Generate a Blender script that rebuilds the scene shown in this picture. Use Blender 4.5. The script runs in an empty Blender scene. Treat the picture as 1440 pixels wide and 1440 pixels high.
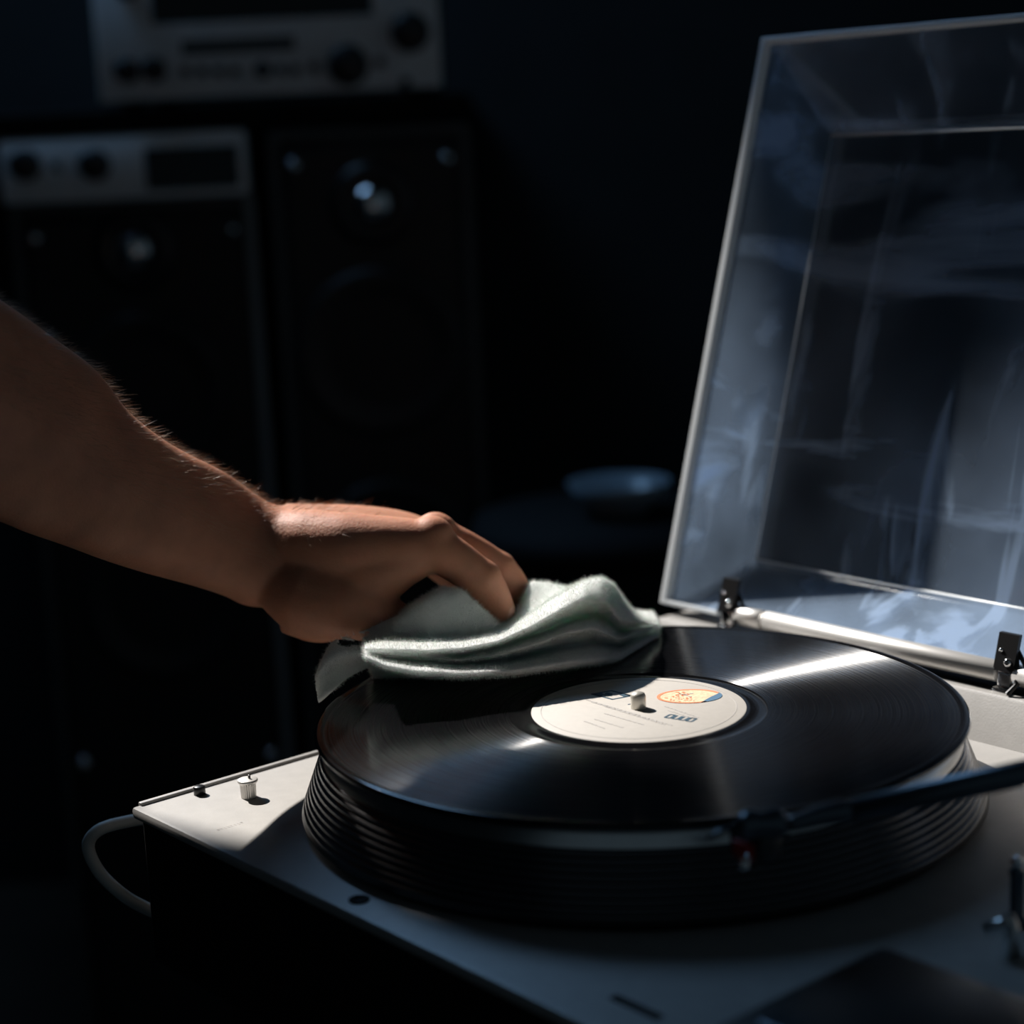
import bpy, bmesh, math, random
import numpy as np
from mathutils import Vector, Matrix
random.seed(7); np.random.seed(7)
scene = bpy.context.scene
COL = scene.collection

# ------------------------------------------------------------------ camera
# world frame: origin = spindle axis at the playing surface, metres, z up
FPX = 2641.6
CAM = np.array([-0.05478, -0.84275, 0.26362])
RT = np.array([0.9989223, -0.00903403, -0.045526])
UP = np.array([0.04641368, 0.19443172, 0.97981737])
FW = np.array([0.0, 0.98087445, -0.19464149])
cd = bpy.data.cameras.new('camera'); cam = bpy.data.objects.new('camera', cd); COL.objects.link(cam)
cd.sensor_width = 36.0; cd.sensor_fit = 'HORIZONTAL'; cd.lens = 36.0 * FPX / 1440.0
cd.clip_start = 0.02; cd.clip_end = 50
m = Matrix.Identity(4)
for i in range(3):
    m[i][0] = RT[i]; m[i][1] = UP[i]; m[i][2] = -FW[i]; m[i][3] = CAM[i]
cam.matrix_world = m
cd.dof.use_dof = True; cd.dof.focus_distance = 0.90; cd.dof.aperture_fstop = 4.6
scene.camera = cam

# ------------------------------------------------------------------ light
w = bpy.data.worlds.new('world'); scene.world = w; w.use_nodes = True
w.node_tree.nodes['Background'].inputs[0].default_value = (0.55, 0.8, 1.0, 1)
w.node_tree.nodes['Background'].inputs[1].default_value = 0.044
TH = math.radians(-50.02)
E_ = np.array([math.cos(TH), math.sin(TH), 0]); N_ = np.array([-math.sin(TH), math.cos(TH), 0])
SUN_EL = math.radians(43.0)
SUN_H = np.array([-0.64, 0.7684, 0.0])
to_sun = np.array([SUN_H[0] * math.cos(SUN_EL), SUN_H[1] * math.cos(SUN_EL), math.sin(SUN_EL)])
sd = bpy.data.lights.new('sun', 'SUN'); sun = bpy.data.objects.new('sun', sd); COL.objects.link(sun)
sd.energy = 8.0; sd.angle = math.radians(0.8); sd.color = (1.0, 0.94, 0.87)
sun.rotation_euler = Vector(to_sun).to_track_quat('Z', 'Y').to_euler()
sun.location = Vector(to_sun * 4)
# skylight of the window in the left wall
ad = bpy.data.lights.new('window_skylight', 'AREA'); sky = bpy.data.objects.new('window_skylight', ad); COL.objects.link(sky)
ad.shape = 'RECTANGLE'; ad.size = 0.80; ad.size_y = 0.80; ad.energy = 13.5; ad.color = (0.32, 0.60, 1.0)
sky.location = (-1.00, 1.40, 1.65)
sky.rotation_euler = Vector((-0.7, 1.15, 1.3)).to_track_quat('Z', 'Y').to_euler()

vs = scene.view_settings
vs.view_transform = 'Standard'; vs.look = 'None'; vs.gamma = 1.0; vs.exposure = 0.0; vs.use_curve_mapping = False

# ------------------------------------------------------------------ pixel helpers
def ray(px):
    return (px[0] - 720) / FPX * RT - (px[1] - 720) / FPX * UP + FW
def onz(px, z):                      # where a pixel's ray meets the height z
    d = ray(px); return CAM + d * (z - CAM[2]) / d[2]
def ony(px, y):                      # where it meets the upright plane at distance y
    d = ray(px); return CAM + d * (y - CAM[1]) / d[1]
def loc(P):                          # world -> turntable frame (u along the front edge, v to the hinge)
    P = np.asarray(P); return np.array([P @ E_, P @ N_, P[2]])

# ------------------------------------------------------------------ materials
def mat(name, col, rough=0.5, metal=0.0, spec=0.5, noise=0.0, nscale=40.0, bump=0.0, bscale=200.0, **kw):
    M = bpy.data.materials.new(name); M.use_nodes = True
    nt = M.node_tree; b = nt.nodes['Principled BSDF']
    b.inputs['Base Color'].default_value = (*col, 1); b.inputs['Roughness'].default_value = rough
    b.inputs['Metallic'].default_value = metal; b.inputs['Specular IOR Level'].default_value = spec
    for k, v in kw.items():
        b.inputs[k.replace('_', ' ')].default_value = v
    tc = nt.nodes.new('ShaderNodeTexCoord')
    if noise:
        n = nt.nodes.new('ShaderNodeTexNoise'); n.inputs['Scale'].default_value = nscale; n.inputs['Detail'].default_value = 5
        nt.links.new(tc.outputs['Object'], n.inputs['Vector'])
        r = nt.nodes.new('ShaderNodeMapRange'); r.inputs[1].default_value = 0.3; r.inputs[2].default_value = 0.7
        r.inputs[3].default_value = 1 - noise; r.inputs[4].default_value = 1 + noise
        nt.links.new(n.outputs['Fac'], r.inputs[0])
        mx = nt.nodes.new('ShaderNodeMix'); mx.data_type = 'RGBA'; mx.blend_type = 'MULTIPLY'; mx.inputs[0].default_value = 1
        mx.inputs[6].default_value = (*col, 1); nt.links.new(r.outputs[0], mx.inputs[7])
        nt.links.new(mx.outputs[2], b.inputs['Base Color'])
    if bump:
        n2 = nt.nodes.new('ShaderNodeTexNoise'); n2.inputs['Scale'].default_value = bscale; n2.inputs['Detail'].default_value = 4
        nt.links.new(tc.outputs['Object'], n2.inputs['Vector'])
        bp = nt.nodes.new('ShaderNodeBump'); bp.inputs['Strength'].default_value = bump; bp.inputs['Distance'].default_value = 0.002
        nt.links.new(n2.outputs['Fac'], bp.inputs['Height']); nt.links.new(bp.outputs[0], b.inputs['Normal'])
    return M

M = {}
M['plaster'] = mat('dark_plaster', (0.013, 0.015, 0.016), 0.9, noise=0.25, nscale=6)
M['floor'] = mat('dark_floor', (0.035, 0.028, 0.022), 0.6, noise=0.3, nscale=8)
M['black_wood'] = mat('black_wood', (0.012, 0.010, 0.009), 0.5, noise=0.3, nscale=30)
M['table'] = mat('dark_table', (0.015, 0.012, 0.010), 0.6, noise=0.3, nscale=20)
M['deck'] = mat('deck_grey_paint', (0.34, 0.327, 0.31), 0.42, noise=0.05, nscale=120, bump=0.05, bscale=900)
M['alu'] = mat('brushed_aluminium', (0.70, 0.70, 0.69), 0.28, metal=1.0, noise=0.06, nscale=60)
M['hinge_alu'] = mat('satin_hinge_metal', (0.80, 0.78, 0.75), 0.38, metal=0.55)
M['chrome'] = mat('chrome', (0.85, 0.85, 0.85), 0.12, metal=1.0)
M['dark_metal'] = mat('dark_tonearm_metal', (0.10, 0.12, 0.14), 0.3, metal=0.8)
M['skirt'] = mat('ribbed_platter_metal', (0.10, 0.10, 0.105), 0.24, metal=0.8)
M['black_plastic'] = mat('black_plastic', (0.010, 0.010, 0.011), 0.35)
M['black_matte'] = mat('black_matte', (0.006, 0.006, 0.006), 0.8, spec=0.2)
M['rubber'] = mat('black_rubber', (0.012, 0.012, 0.012), 0.7)
M['red'] = mat('red_cartridge', (0.35, 0.02, 0.015), 0.4)
M['cable'] = mat('grey_cable', (0.42, 0.41, 0.38), 0.55)
M['label'] = mat('cream_label_paper', (0.48, 0.45, 0.41), 0.6, noise=0.03, nscale=300)
M['ink'] = mat('print_ink_grey', (0.42, 0.40, 0.38), 0.6)
M['navy'] = mat('print_ink_navy', (0.03, 0.075, 0.115), 0.55)
M['orange'] = mat('print_ink_orange', (0.80, 0.25, 0.12), 0.55)
M['peach'] = mat('print_ink_peach', (0.80, 0.55, 0.36), 0.55, noise=0.25, nscale=700)
M['steelblue'] = mat('print_ink_blue', (0.07, 0.16, 0.26), 0.55)
M['spindle'] = mat('spindle_steel', (0.62, 0.60, 0.54), 0.35, metal=0.5)
M['faceplate'] = mat('silver_faceplate', (0.85, 0.88, 0.90), 0.6, metal=0.0, noise=0.05)
M['display'] = mat('dark_display_glass', (0.004, 0.005, 0.006), 0.15)
M['cabinet'] = mat('speaker_black_vinyl', (0.010, 0.009, 0.009), 0.55)
M['cabinet_edge'] = mat('speaker_grey_edge', (0.05, 0.058, 0.06), 0.5)
M['cone'] = mat('speaker_cone', (0.012, 0.012, 0.013), 0.5)
M['ceramic'] = mat('glazed_ceramic', (0.20, 0.25, 0.29), 0.3)
M['sun_mask'] = mat('dark_sun_mask', (0.03, 0.03, 0.035), 0.95)  # for the drape added out of view to mask the sun
M['window_paint'] = mat('window_paint', (0.5, 0.5, 0.5), 0.5)
M['sleeve'] = mat('black_sleeve_cotton', (0.01, 0.01, 0.012), 0.95)
M['hair'] = mat('arm_hair', (0.50, 0.33, 0.22), 0.45)

def skin_mat():
    Mk = mat('skin', (0.47, 0.21, 0.127), 0.58, spec=0.35, noise=0.14, nscale=55, bump=0.14, bscale=700)
    b = Mk.node_tree.nodes['Principled BSDF']
    b.inputs['Subsurface Weight'].default_value = 0.45
    b.inputs['Subsurface Radius'].default_value = (0.010, 0.003, 0.0015)
    b.inputs['Subsurface Scale'].default_value = 0.6
    return Mk
M['skin'] = skin_mat()
M['nail'] = mat('fingernail', (0.66, 0.38, 0.29), 0.25)
M['towel'] = mat('white_terry', (0.84, 0.88, 0.84), 0.95, spec=0.1, noise=0.04, nscale=160, bump=0.55, bscale=1500,
                 Sheen_Weight=0.3, Subsurface_Weight=0.6, Subsurface_Radius=(0.010, 0.012, 0.011), Subsurface_Scale=1.0)

def vinyl_mat():
    """black vinyl: mirror-like lands plus the two sloping groove walls, which mirror light along the radius only"""
    Mv = bpy.data.materials.new('black_vinyl_grooves'); Mv.use_nodes = True
    nt = Mv.node_tree; b = nt.nodes['Principled BSDF']; out = nt.nodes['Material Output']; N = nt.nodes.new; L = nt.links.new
    b.inputs['Base Color'].default_value = (0.0025, 0.0025, 0.003, 1)
    b.inputs['Roughness'].default_value = 0.14; b.inputs['Specular IOR Level'].default_value = 0.28
    t = N('ShaderNodeTangent'); t.direction_type = 'RADIAL'; t.axis = 'Z'
    tc = N('ShaderNodeTexCoord')
    flat = N('ShaderNodeVectorMath'); flat.operation = 'MULTIPLY'; flat.inputs[1].default_value = (1, 1, 0); L(tc.outputs['Object'], flat.inputs[0])
    nrm = N('ShaderNodeVectorMath'); nrm.operation = 'NORMALIZE'; L(flat.outputs[0], nrm.inputs[0])
    ln = N('ShaderNodeVectorMath'); ln.operation = 'LENGTH'; L(flat.outputs[0], ln.inputs[0])
    n = N('ShaderNodeTexNoise'); n.noise_dimensions = '1D'; n.inputs['Scale'].default_value = 1100; n.inputs['Detail'].default_value = 4
    L(ln.outputs['Value'], n.inputs['W'])
    amp = N('ShaderNodeMapRange'); amp.inputs[1].default_value = 0.3; amp.inputs[2].default_value = 0.7
    amp.inputs[3].default_value = 0.012; amp.inputs[4].default_value = 0.045; L(n.outputs['Fac'], amp.inputs[0])
    last = b.outputs[0]
    for k in (-0.66, 0.66):
        sc = N('ShaderNodeVectorMath'); sc.operation = 'SCALE'; sc.inputs['Scale'].default_value = k; L(nrm.outputs[0], sc.inputs[0])
        ad_ = N('ShaderNodeVectorMath'); ad_.operation = 'ADD'; ad_.inputs[1].default_value = (0, 0, 1); L(sc.outputs[0], ad_.inputs[0])
        nn = N('ShaderNodeVectorMath'); nn.operation = 'NORMALIZE'; L(ad_.outputs[0], nn.inputs[0])
        g_ = N('ShaderNodeBsdfAnisotropic'); g_.inputs['Roughness'].default_value = 0.30; g_.inputs['Anisotropy'].default_value = 0.64
        g_.inputs['Rotation'].default_value = ROT
        L(nn.outputs[0], g_.inputs['Normal']); L(t.outputs[0], g_.inputs['Tangent']); L(amp.outputs[0], g_.inputs['Color'])
        a_ = N('ShaderNodeAddShader'); L(last, a_.inputs[0]); L(g_.outputs[0], a_.inputs[1]); last = a_.outputs[0]
    L(last, out.inputs[0])
    return Mv
ROT = 0.0
M['vinyl'] = vinyl_mat()
M['vinyl_edge'] = mat('vinyl_smooth', (0.004, 0.004, 0.0045), 0.12)

def acrylic_mat():
    A = bpy.data.materials.new('dusty_acrylic'); A.use_nodes = True
    nt = A.node_tree; nt.nodes.clear(); N = nt.nodes.new; L = nt.links.new
    out = N('ShaderNodeOutputMaterial'); tr = N('ShaderNodeBsdfTransparent'); tr.inputs[0].default_value = (0.93, 0.96, 0.98, 1)
    gl = N('ShaderNodeBsdfGlossy'); gl.inputs['Roughness'].default_value = 0.06
    fr = N('ShaderNodeFresnel'); fr.inputs[0].default_value = 1.45
    m1 = N('ShaderNodeMixShader'); L(fr.outputs[0], m1.inputs[0]); L(tr.outputs[0], m1.inputs[1]); L(gl.outputs[0], m1.inputs[2])
    df = N('ShaderNodeBsdfDiffuse'); df.inputs[0].default_value = (0.52, 0.67, 0.88, 1)
    tl = N('ShaderNodeBsdfTranslucent'); tl.inputs[0].default_value = (0.52, 0.67, 0.88, 1)
    m2 = N('ShaderNodeMixShader'); m2.inputs[0].default_value = 0.5; L(df.outputs[0], m2.inputs[1]); L(tl.outputs[0], m2.inputs[2])
    tc = N('ShaderNodeTexCoord')
    def layer(scale, rot, stretch, lo, hi, detail=4, dist=0.0):
        mp = N('ShaderNodeMapping'); mp.inputs['Rotation'].default_value = (0, rot, 0); mp.inputs['Scale'].default_value = stretch
        L(tc.outputs['Object'], mp.inputs[0])
        n = N('ShaderNodeTexNoise'); n.inputs['Scale'].default_value = scale; n.inputs['Detail'].default_value = detail
        n.inputs['Distortion'].default_value = dist; L(mp.outputs[0], n.inputs[0])
        r = N('ShaderNodeMapRange'); r.inputs[1].default_value = lo; r.inputs[2].default_value = hi; L(n.outputs['Fac'], r.inputs[0])
        return r.outputs[0]
    def math_(op, a, b):
        q = N('ShaderNodeMath'); q.operation = op
        for i, v in enumerate((a, b)):
            if isinstance(v, (int, float)): q.inputs[i].default_value = v
            else: L(v, q.inputs[i])
        return q.outputs[0]
    film = layer(7, 0.3, (1, 1, 1), 0.35, 0.75)                     # broad haze
    wipe = layer(15, -0.75, (0.30, 1, 1.5), 0.52, 0.66, 5, 0.6)     # diagonal wipe marks
    wipe2 = layer(24, 0.15, (1.6, 1, 0.28), 0.56, 0.70, 4, 1.2)     # drips
    speck = layer(260, 0, (1, 1, 1), 0.66, 0.80, 2)                 # dust specks
    # film and smears get denser towards the bottom of the raised cover
    sep = N('ShaderNodeSeparateXYZ'); L(tc.outputs['Object'], sep.inputs[0])
    low = N('ShaderNodeMapRange'); low.inputs[1].default_value = 0.22; low.inputs[2].default_value = 0.0
    low.inputs[3].default_value = 0.45; low.inputs[4].default_value = 1.5; L(sep.outputs[2], low.inputs[0])
    f = math_('MULTIPLY', film, 0.45)
    f = math_('ADD', f, math_('MULTIPLY', wipe, 0.9))
    f = math_('ADD', f, math_('MULTIPLY', wipe2, 0.55))
    f = math_('ADD', f, math_('MULTIPLY', speck, 0.05))
    f = math_('ADD', f, 0.09)
    f = math_('MINIMUM', math_('MULTIPLY', f, low.outputs[0]), 0.85)
    m3 = N('ShaderNodeMixShader'); L(f, m3.inputs[0]); L(m1.outputs[0], m3.inputs[1]); L(m2.outputs[0], m3.inputs[2])
    L(m3.outputs[0], out.inputs[0])
    return A
M['acrylic'] = acrylic_mat()
M['acrylic_edge'] = mat('edge_glow_acrylic', (0.82, 0.87, 0.90), 0.3, Alpha=0.9)  # pale colour stands in for light caught in the clear edges

# ------------------------------------------------------------------ mesh helpers
def obj(name, verts, faces, material, parent=None, smooth=False, loc_=None):
    me = bpy.data.meshes.new(name)
    me.from_pydata([tuple(map(float, v)) for v in verts], [], [tuple(f) for f in faces])
    bm = bmesh.new(); bm.from_mesh(me); bmesh.ops.recalc_face_normals(bm, faces=bm.faces); bm.to_mesh(me); bm.free()
    if smooth: me.polygons.foreach_set('use_smooth', [True] * len(me.polygons))
    me.materials.append(material)
    o = bpy.data.objects.new(name, me); COL.objects.link(o)
    if parent is not None: o.parent = parent
    if loc_ is not None: o.location = loc_
    return o
def tag(o, label=None, cat=None, group=None, kind=None):
    if label: o['label'] = label
    if cat: o['category'] = cat
    if group: o['group'] = group
    if kind: o['kind'] = kind
    return o
def empty(name, loc_, rz=0):
    o = bpy.data.objects.new(name, None); COL.objects.link(o); o.location = loc_; o.rotation_euler = (0, 0, rz)
    o.empty_display_size = 0.05; return o
class G:
    """collects shapes for ONE mesh"""
    def __init__(s): s.v = []; s.f = []
    def add(s, v, f):
        k = len(s.v); s.v += [tuple(x) for x in v]; s.f += [tuple(i + k for i in q) for q in f]; return s
    def box(s, a, b, bev=0.0):
        bm = bmesh.new(); bmesh.ops.create_cube(bm, size=1)
        c = [(a[i] + b[i]) / 2 for i in range(3)]; d = [abs(b[i] - a[i]) for i in range(3)]
        for v in bm.verts: v.co = Vector((c[0] + v.co.x * d[0], c[1] + v.co.y * d[1], c[2] + v.co.z * d[2]))
        if bev: bmesh.ops.bevel(bm, geom=bm.edges[:], offset=bev, segments=2, profile=0.5, affect='EDGES')
        bm.verts.index_update()
        s.add([v.co[:] for v in bm.verts], [[v.index for v in f.verts] for f in bm.faces]); bm.free(); return s
    def lathe(s, prof, seg=48, c=(0, 0, 0), axis='z'):
        v = []; f = []; n = len(prof)
        for i in range(seg):
            a = 2 * math.pi * i / seg
            for r, z in prof:
                p = (r * math.cos(a), r * math.sin(a), z)
                if axis == 'y': p = (p[0], -p[2], p[1])       # profile z points to -y
                if axis == 'x': p = (p[2], p[0], p[1])
                v.append((p[0] + c[0], p[1] + c[1], p[2] + c[2]))
        for i in range(seg):
            j = (i + 1) % seg
            for k in range(n - 1): f.append((i * n + k, j * n + k, j * n + k + 1, i * n + k + 1))
        if prof[0][0] > 1e-7: f.append(tuple(i * n for i in range(seg)))
        if prof[-1][0] > 1e-7: f.append(tuple(i * n + n - 1 for i in range(seg)))
        return s.add(v, f)
    def tube(s, pts, rad, seg=12):
        pts = [Vector(p) for p in pts]; n = len(pts)
        if not isinstance(rad, (list, tuple)): rad = [rad] * n
        v = []; f = []; up = Vector((0, 0, 1))
        T0 = (pts[1] - pts[0]).normalized()
        if abs(T0.z) > 0.9: up = Vector((1, 0, 0))
        x = T0.cross(up).normalized()
        for i, p in enumerate(pts):
            T = (pts[min(i + 1, n - 1)] - pts[max(i - 1, 0)]).normalized()
            x = (x - T * x.dot(T)).normalized(); y = T.cross(x)
            for k in range(seg):
                a = 2 * math.pi * k / seg; v.append((p + (x * math.cos(a) + y * math.sin(a)) * rad[i])[:])
        for i in range(n - 1):
            for k in range(seg):
                l = (k + 1) % seg; f.append((i * seg + k, i * seg + l, (i + 1) * seg + l, (i + 1) * seg + k))
        f.append(tuple(range(seg))); f.append(tuple((n - 1) * seg + k for k in range(seg)))
        return s.add(v, f)
    def extrude_x(s, poly, x0, x1):        # poly of (y,z)
        n = len(poly)
        v = [(x0, y, z) for y, z in poly] + [(x1, y, z) for y, z in poly]
        f = [(i, (i + 1) % n, n + (i + 1) % n, n + i) for i in range(n)] + [tuple(range(n)), tuple(range(n, 2 * n))]
        return s.add(v, f)
    def build(s, name, material, parent=None, smooth=False, loc_=None): return obj(name, s.v, s.f, material, parent, smooth, loc_)
def bezier(pts, n=40):                     # smooth path through points
    P = [Vector(p) for p in pts]; out = []
    for i in range(len(P) - 1):
        p0 = P[max(i - 1, 0)]; p1 = P[i]; p2 = P[i + 1]; p3 = P[min(i + 2, len(P) - 1)]
        for k in range(n):
            t = k / n
            out.append(0.5 * ((2 * p1) + (p2 - p0) * t + (2 * p0 - 5 * p1 + 4 * p2 - p3) * t * t + (3 * p1 - p0 - 3 * p2 + p3) * t ** 3))
    out.append(P[-1]); return out
def autosmooth(o, ang=40):
    me = o.data; me.polygons.foreach_set('use_smooth', [True] * len(me.polygons))
    bm = bmesh.new(); bm.from_mesh(me)
    for e in bm.edges:
        if len(e.link_faces) == 2 and e.calc_face_angle(0) > math.radians(ang): e.smooth = False
    bm.to_mesh(me); bm.free(); return o

# ------------------------------------------------------------------ room
FLOOR = -0.85
WX, WY = -1.10, 1.95
CEIL = 2.45
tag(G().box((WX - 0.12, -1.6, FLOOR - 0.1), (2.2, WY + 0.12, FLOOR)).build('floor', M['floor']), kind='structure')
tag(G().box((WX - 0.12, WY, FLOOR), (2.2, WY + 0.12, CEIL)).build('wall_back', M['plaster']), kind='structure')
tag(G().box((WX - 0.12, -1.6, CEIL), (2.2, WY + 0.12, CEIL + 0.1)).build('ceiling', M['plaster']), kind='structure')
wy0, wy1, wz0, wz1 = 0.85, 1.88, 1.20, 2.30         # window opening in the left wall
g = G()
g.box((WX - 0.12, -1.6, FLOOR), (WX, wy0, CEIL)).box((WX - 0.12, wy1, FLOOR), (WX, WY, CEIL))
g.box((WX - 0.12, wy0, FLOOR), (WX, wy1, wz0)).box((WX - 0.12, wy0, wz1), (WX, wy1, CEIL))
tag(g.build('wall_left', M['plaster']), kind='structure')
g = G()
for a, b in (((wy0, wz0), (wy1, wz0 + 0.03)), ((wy0, wz1 - 0.03), (wy1, wz1)), ((wy0, wz0), (wy0 + 0.03, wz1)), ((wy1 - 0.03, wz0), (wy1, wz1))):
    g.box((WX - 0.09, a[0], a[1]), (WX - 0.04, b[0], b[1]))
win = tag(g.build('window_1', M['window_paint']), kind='structure')
# added unseen drape with rod: its free edge is shaped to cut the sunlight
edge = [(0.97, 1.08), (0.985, 1.156), (1.008, 1.22), (1.038, 1.285), (1.037, 1.372), (1.13, 1.40), (1.15, 1.43), (1.175, 1.49), (1.185, 1.547), (1.22, 1.61), (1.31, 1.69), (1.38, 1.77), (1.50, 2.0), (1.60, 2.33)]
v = []; f = []; NC = 41
for i, (ye, ze) in enumerate(edge):
    for k in range(NC):
        t = k / (NC - 1); y = 0.74 + (ye - 0.74) * t
        v.append((WX + 0.035 + 0.012 * math.sin(t * 34), y, ze))
for i in range(len(edge) - 1):
    for k in range(NC - 1): f.append((i * NC + k, i * NC + k + 1, (i + 1) * NC + k + 1, (i + 1) * NC + k))
cur = obj('sun_mask', v, f, M['sun_mask'], smooth=True)
md = cur.modifiers.new('thick', 'SOLIDIFY'); md.thickness = 0.004
tag(cur, 'added dark drape out of view, shaped to mask the sunlight at the window', 'sun_mask')
G().tube([(WX + 0.035, 0.70, 2.335), (WX + 0.035, 1.92, 2.335)], 0.009).build('sun_mask_rod', M['black_plastic'], cur)

# ------------------------------------------------------------------ table under the turntable
TABLE = -0.135
t_root = empty('table', (0.06, 0.0, FLOOR), TH)
def tl(u, v_, z): return (u, v_, z - FLOOR)
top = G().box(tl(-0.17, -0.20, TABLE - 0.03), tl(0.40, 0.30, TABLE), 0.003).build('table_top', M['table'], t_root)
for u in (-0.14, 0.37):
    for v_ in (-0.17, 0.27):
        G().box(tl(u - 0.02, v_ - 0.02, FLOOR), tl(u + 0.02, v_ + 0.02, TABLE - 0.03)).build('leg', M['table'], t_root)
tag(t_root, 'dark wooden table carrying the turntable', 'table')

# ------------------------------------------------------------------ turntable
DECK = -0.043
tt = empty('turntable', (0, 0, TABLE), TH)
tag(tt, 'grey metal turntable with ribbed platter, tonearm and raised clear dust cover', 'turntable')
def W(u, v_, z): return (u, v_, z - TABLE)
def WP(px, z): q = loc(onz(px, z)); return W(q[0], q[1], z)
U0, U1, V0, V1 = -0.171, 0.31, -0.176, 0.222
G().box(W(U0 + 0.003, V0 + 0.003, TABLE + 0.012), W(U1 - 0.003, V1 - 0.003, DECK - 0.003), 0.003).build('plinth', M['black_matte'], tt)
for u in (U0 + 0.04, U1 - 0.04):
    for v_ in (V0 + 0.04, V1 - 0.04):
        q = W(u, v_, TABLE)
        G().lathe([(0.018, 0), (0.02, 0.004), (0.016, 0.0125)], 24, q).build('foot', M['rubber'], tt, True)
deck = autosmooth(G().box(W(U0, V0, DECK - 0.006), W(U1, V1, DECK), 0.002).build('deck_plate', M['deck'], tt))
# raised bead that runs round the deck's left edge
autosmooth(G().box(W(U0 + 0.0002, V0 + 0.004, DECK - 0.002), W(U0 + 0.0032, 0.165, DECK + 0.0016), 0.0007).build('edge_trim', M['deck'], tt))
# rear ledge carrying the hinge
LZ = -0.0215
poly = [(0.168, DECK - TABLE - 0.001), (0.181, LZ - 0.0015 - TABLE), (0.1825, LZ - TABLE), (0.219, LZ - TABLE), (0.2215, DECK - TABLE - 0.001)]
autosmooth(G().extrude_x(poly, U0 + 0.0005, U1 - 0.0005).build('rear_ledge', M['deck'], tt), 20)
# black strip standing in for the shade under the hinge bar
G().box(W(0.0, 0.1885, LZ - 0.002), W(0.29, 0.206, LZ + 0.0005)).build('hinge_shade', M['black_matte'], tt)

# platter with ribbed skirt
prof = [(0.0, -0.0035), (0.1455, -0.0035), (0.1465, -0.0045), (0.1482, -0.0110)]
autosmooth(G().lathe([(r, z - TABLE) for r, z in prof] + [(0.13, -0.02 - TABLE), (0.0, -0.02 - TABLE)], 160).build('platter', M['alu'], tt))
prof = [(0.135, -0.012)]
NR = 9
for i in range(NR):
    t0 = i / NR; t1 = (i + 1) / NR
    r0 = 0.1474 + 0.0102 * t0; r1 = 0.1474 + 0.0102 * t1
    z0 = -0.0110 - 0.0265 * t0; z1 = -0.0110 - 0.0265 * t1; dz = z1 - z0
    prof += [(r0 + 0.0004, z0 + 0.05 * dz), (r0 + 0.0018, z0 + 0.25 * dz), (r0 + 0.0021, z0 + 0.6 * dz), (r0 + 0.0008, z0 + 0.85 * dz)]
prof += [(0.1592, -0.0385), (0.150, -0.0385), (0.150, -0.0420), (0.135, -0.042)]
G().lathe([(r, z - TABLE) for r, z in prof], 160).build('platter_skirt', M['skirt'], tt, True)
G().lathe([(0.154, DECK + 0.0002 - TABLE), (0.154, DECK + 0.003 - TABLE), (0.14, DECK + 0.003 - TABLE)], 96).build('platter_well', M['black_matte'], tt, True)
G().lathe([(0.0036, -0.004 - TABLE), (0.0036, 0.0062 - TABLE), (0.0031, 0.0074 - TABLE), (0.0016, 0.0081 - TABLE), (0.0, 0.0083 - TABLE)], 32).build('spindle', M['spindle'], tt, True)

# selector knob: flared, fluted, with a rim and a small pointer
q = WP((350, 1121), DECK)
g = G(); seg = 48; zs = [(0.0, 0.0037), (0.0065, 0.0039), (0.0078, 0.0046)]
v = []; f = []
for z, r in zs:
    for k in range(seg):
        rr = r * (1 - 0.07 * (k % 2)); a = 2 * math.pi * k / seg; v.append((q[0] + rr * math.cos(a), q[1] + rr * math.sin(a), q[2] + z))
for i in range(2):
    for k in range(seg): f.append((i * seg + k, i * seg + (k + 1) % seg, (i + 1) * seg + (k + 1) % seg, (i + 1) * seg + k))
f.append(tuple(range(seg)))
g.add(v, f)
kn = g.build('selector_knob', M['hinge_alu'], tt)
G().lathe([(0.0046, 0.0076), (0.0050, 0.0082), (0.0049, 0.0090), (0.0044, 0.0093), (0.0, 0.0093)], 40, q).build('knob_cap', M['hinge_alu'], kn, True)
G().box((q[0] - 0.0004, q[1] + 0.0004, q[2] + 0.0092), (q[0] + 0.0009, q[1] + 0.0014, q[2] + 0.0112), 0.0003).build('pointer', M['black_plastic'], kn)
q = WP((281, 1117), DECK)
G().lathe([(0.0029, 0), (0.0029, 0.0037), (0.0024, 0.0043), (0, 0.0043)], 32, q).build('push_button', M['black_plastic'], tt, True)
# small printed mark on the deck (too blurred to read): short strokes
g = G()
a0 = np.array(WP((307, 1167), DECK)); a1 = np.array(WP((342, 1156), DECK)); d = a1 - a0; side = np.array([-d[1], d[0], 0]); side /= np.linalg.norm(side)
for k, (t, h) in enumerate(((0.0, .5), (.12, .6), (.25, 1.0), (.40, .8), (.52, 1.1), (.66, .8), (.8, 1.0), (.93, .5))):
    c = a0 + d * t; s_ = 0.0013 * h
    for sg in (-1, 1):
        p = c + side * sg * s_ * 0.5
        g.box((p[0] - 0.0006, p[1] - 0.0004, p[2] - 0.0001), (p[0] + 0.0006, p[1] + 0.0004, p[2] + 0.00008))
g.build('deck_print', M['ink'], tt)
q = WP((505, 1266), DECK)
G().lathe([(0.0045, 0.0001), (0.0045, 0.0007), (0.003, 0.0007), (0.0028, 0.0002), (0, 0.0002)], 32, q).build('transit_screw', M['black_matte'], tt, True)
a0 = WP((862, 1402), DECK); a1 = WP((925, 1434), DECK)
G().box((a0[0], a0[1] - 0.002, a0[2] - 0.0005), (a1[0], a0[1] + 0.002, a0[2] + 0.0004)).build('front_slot', M['black_matte'], tt)
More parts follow.
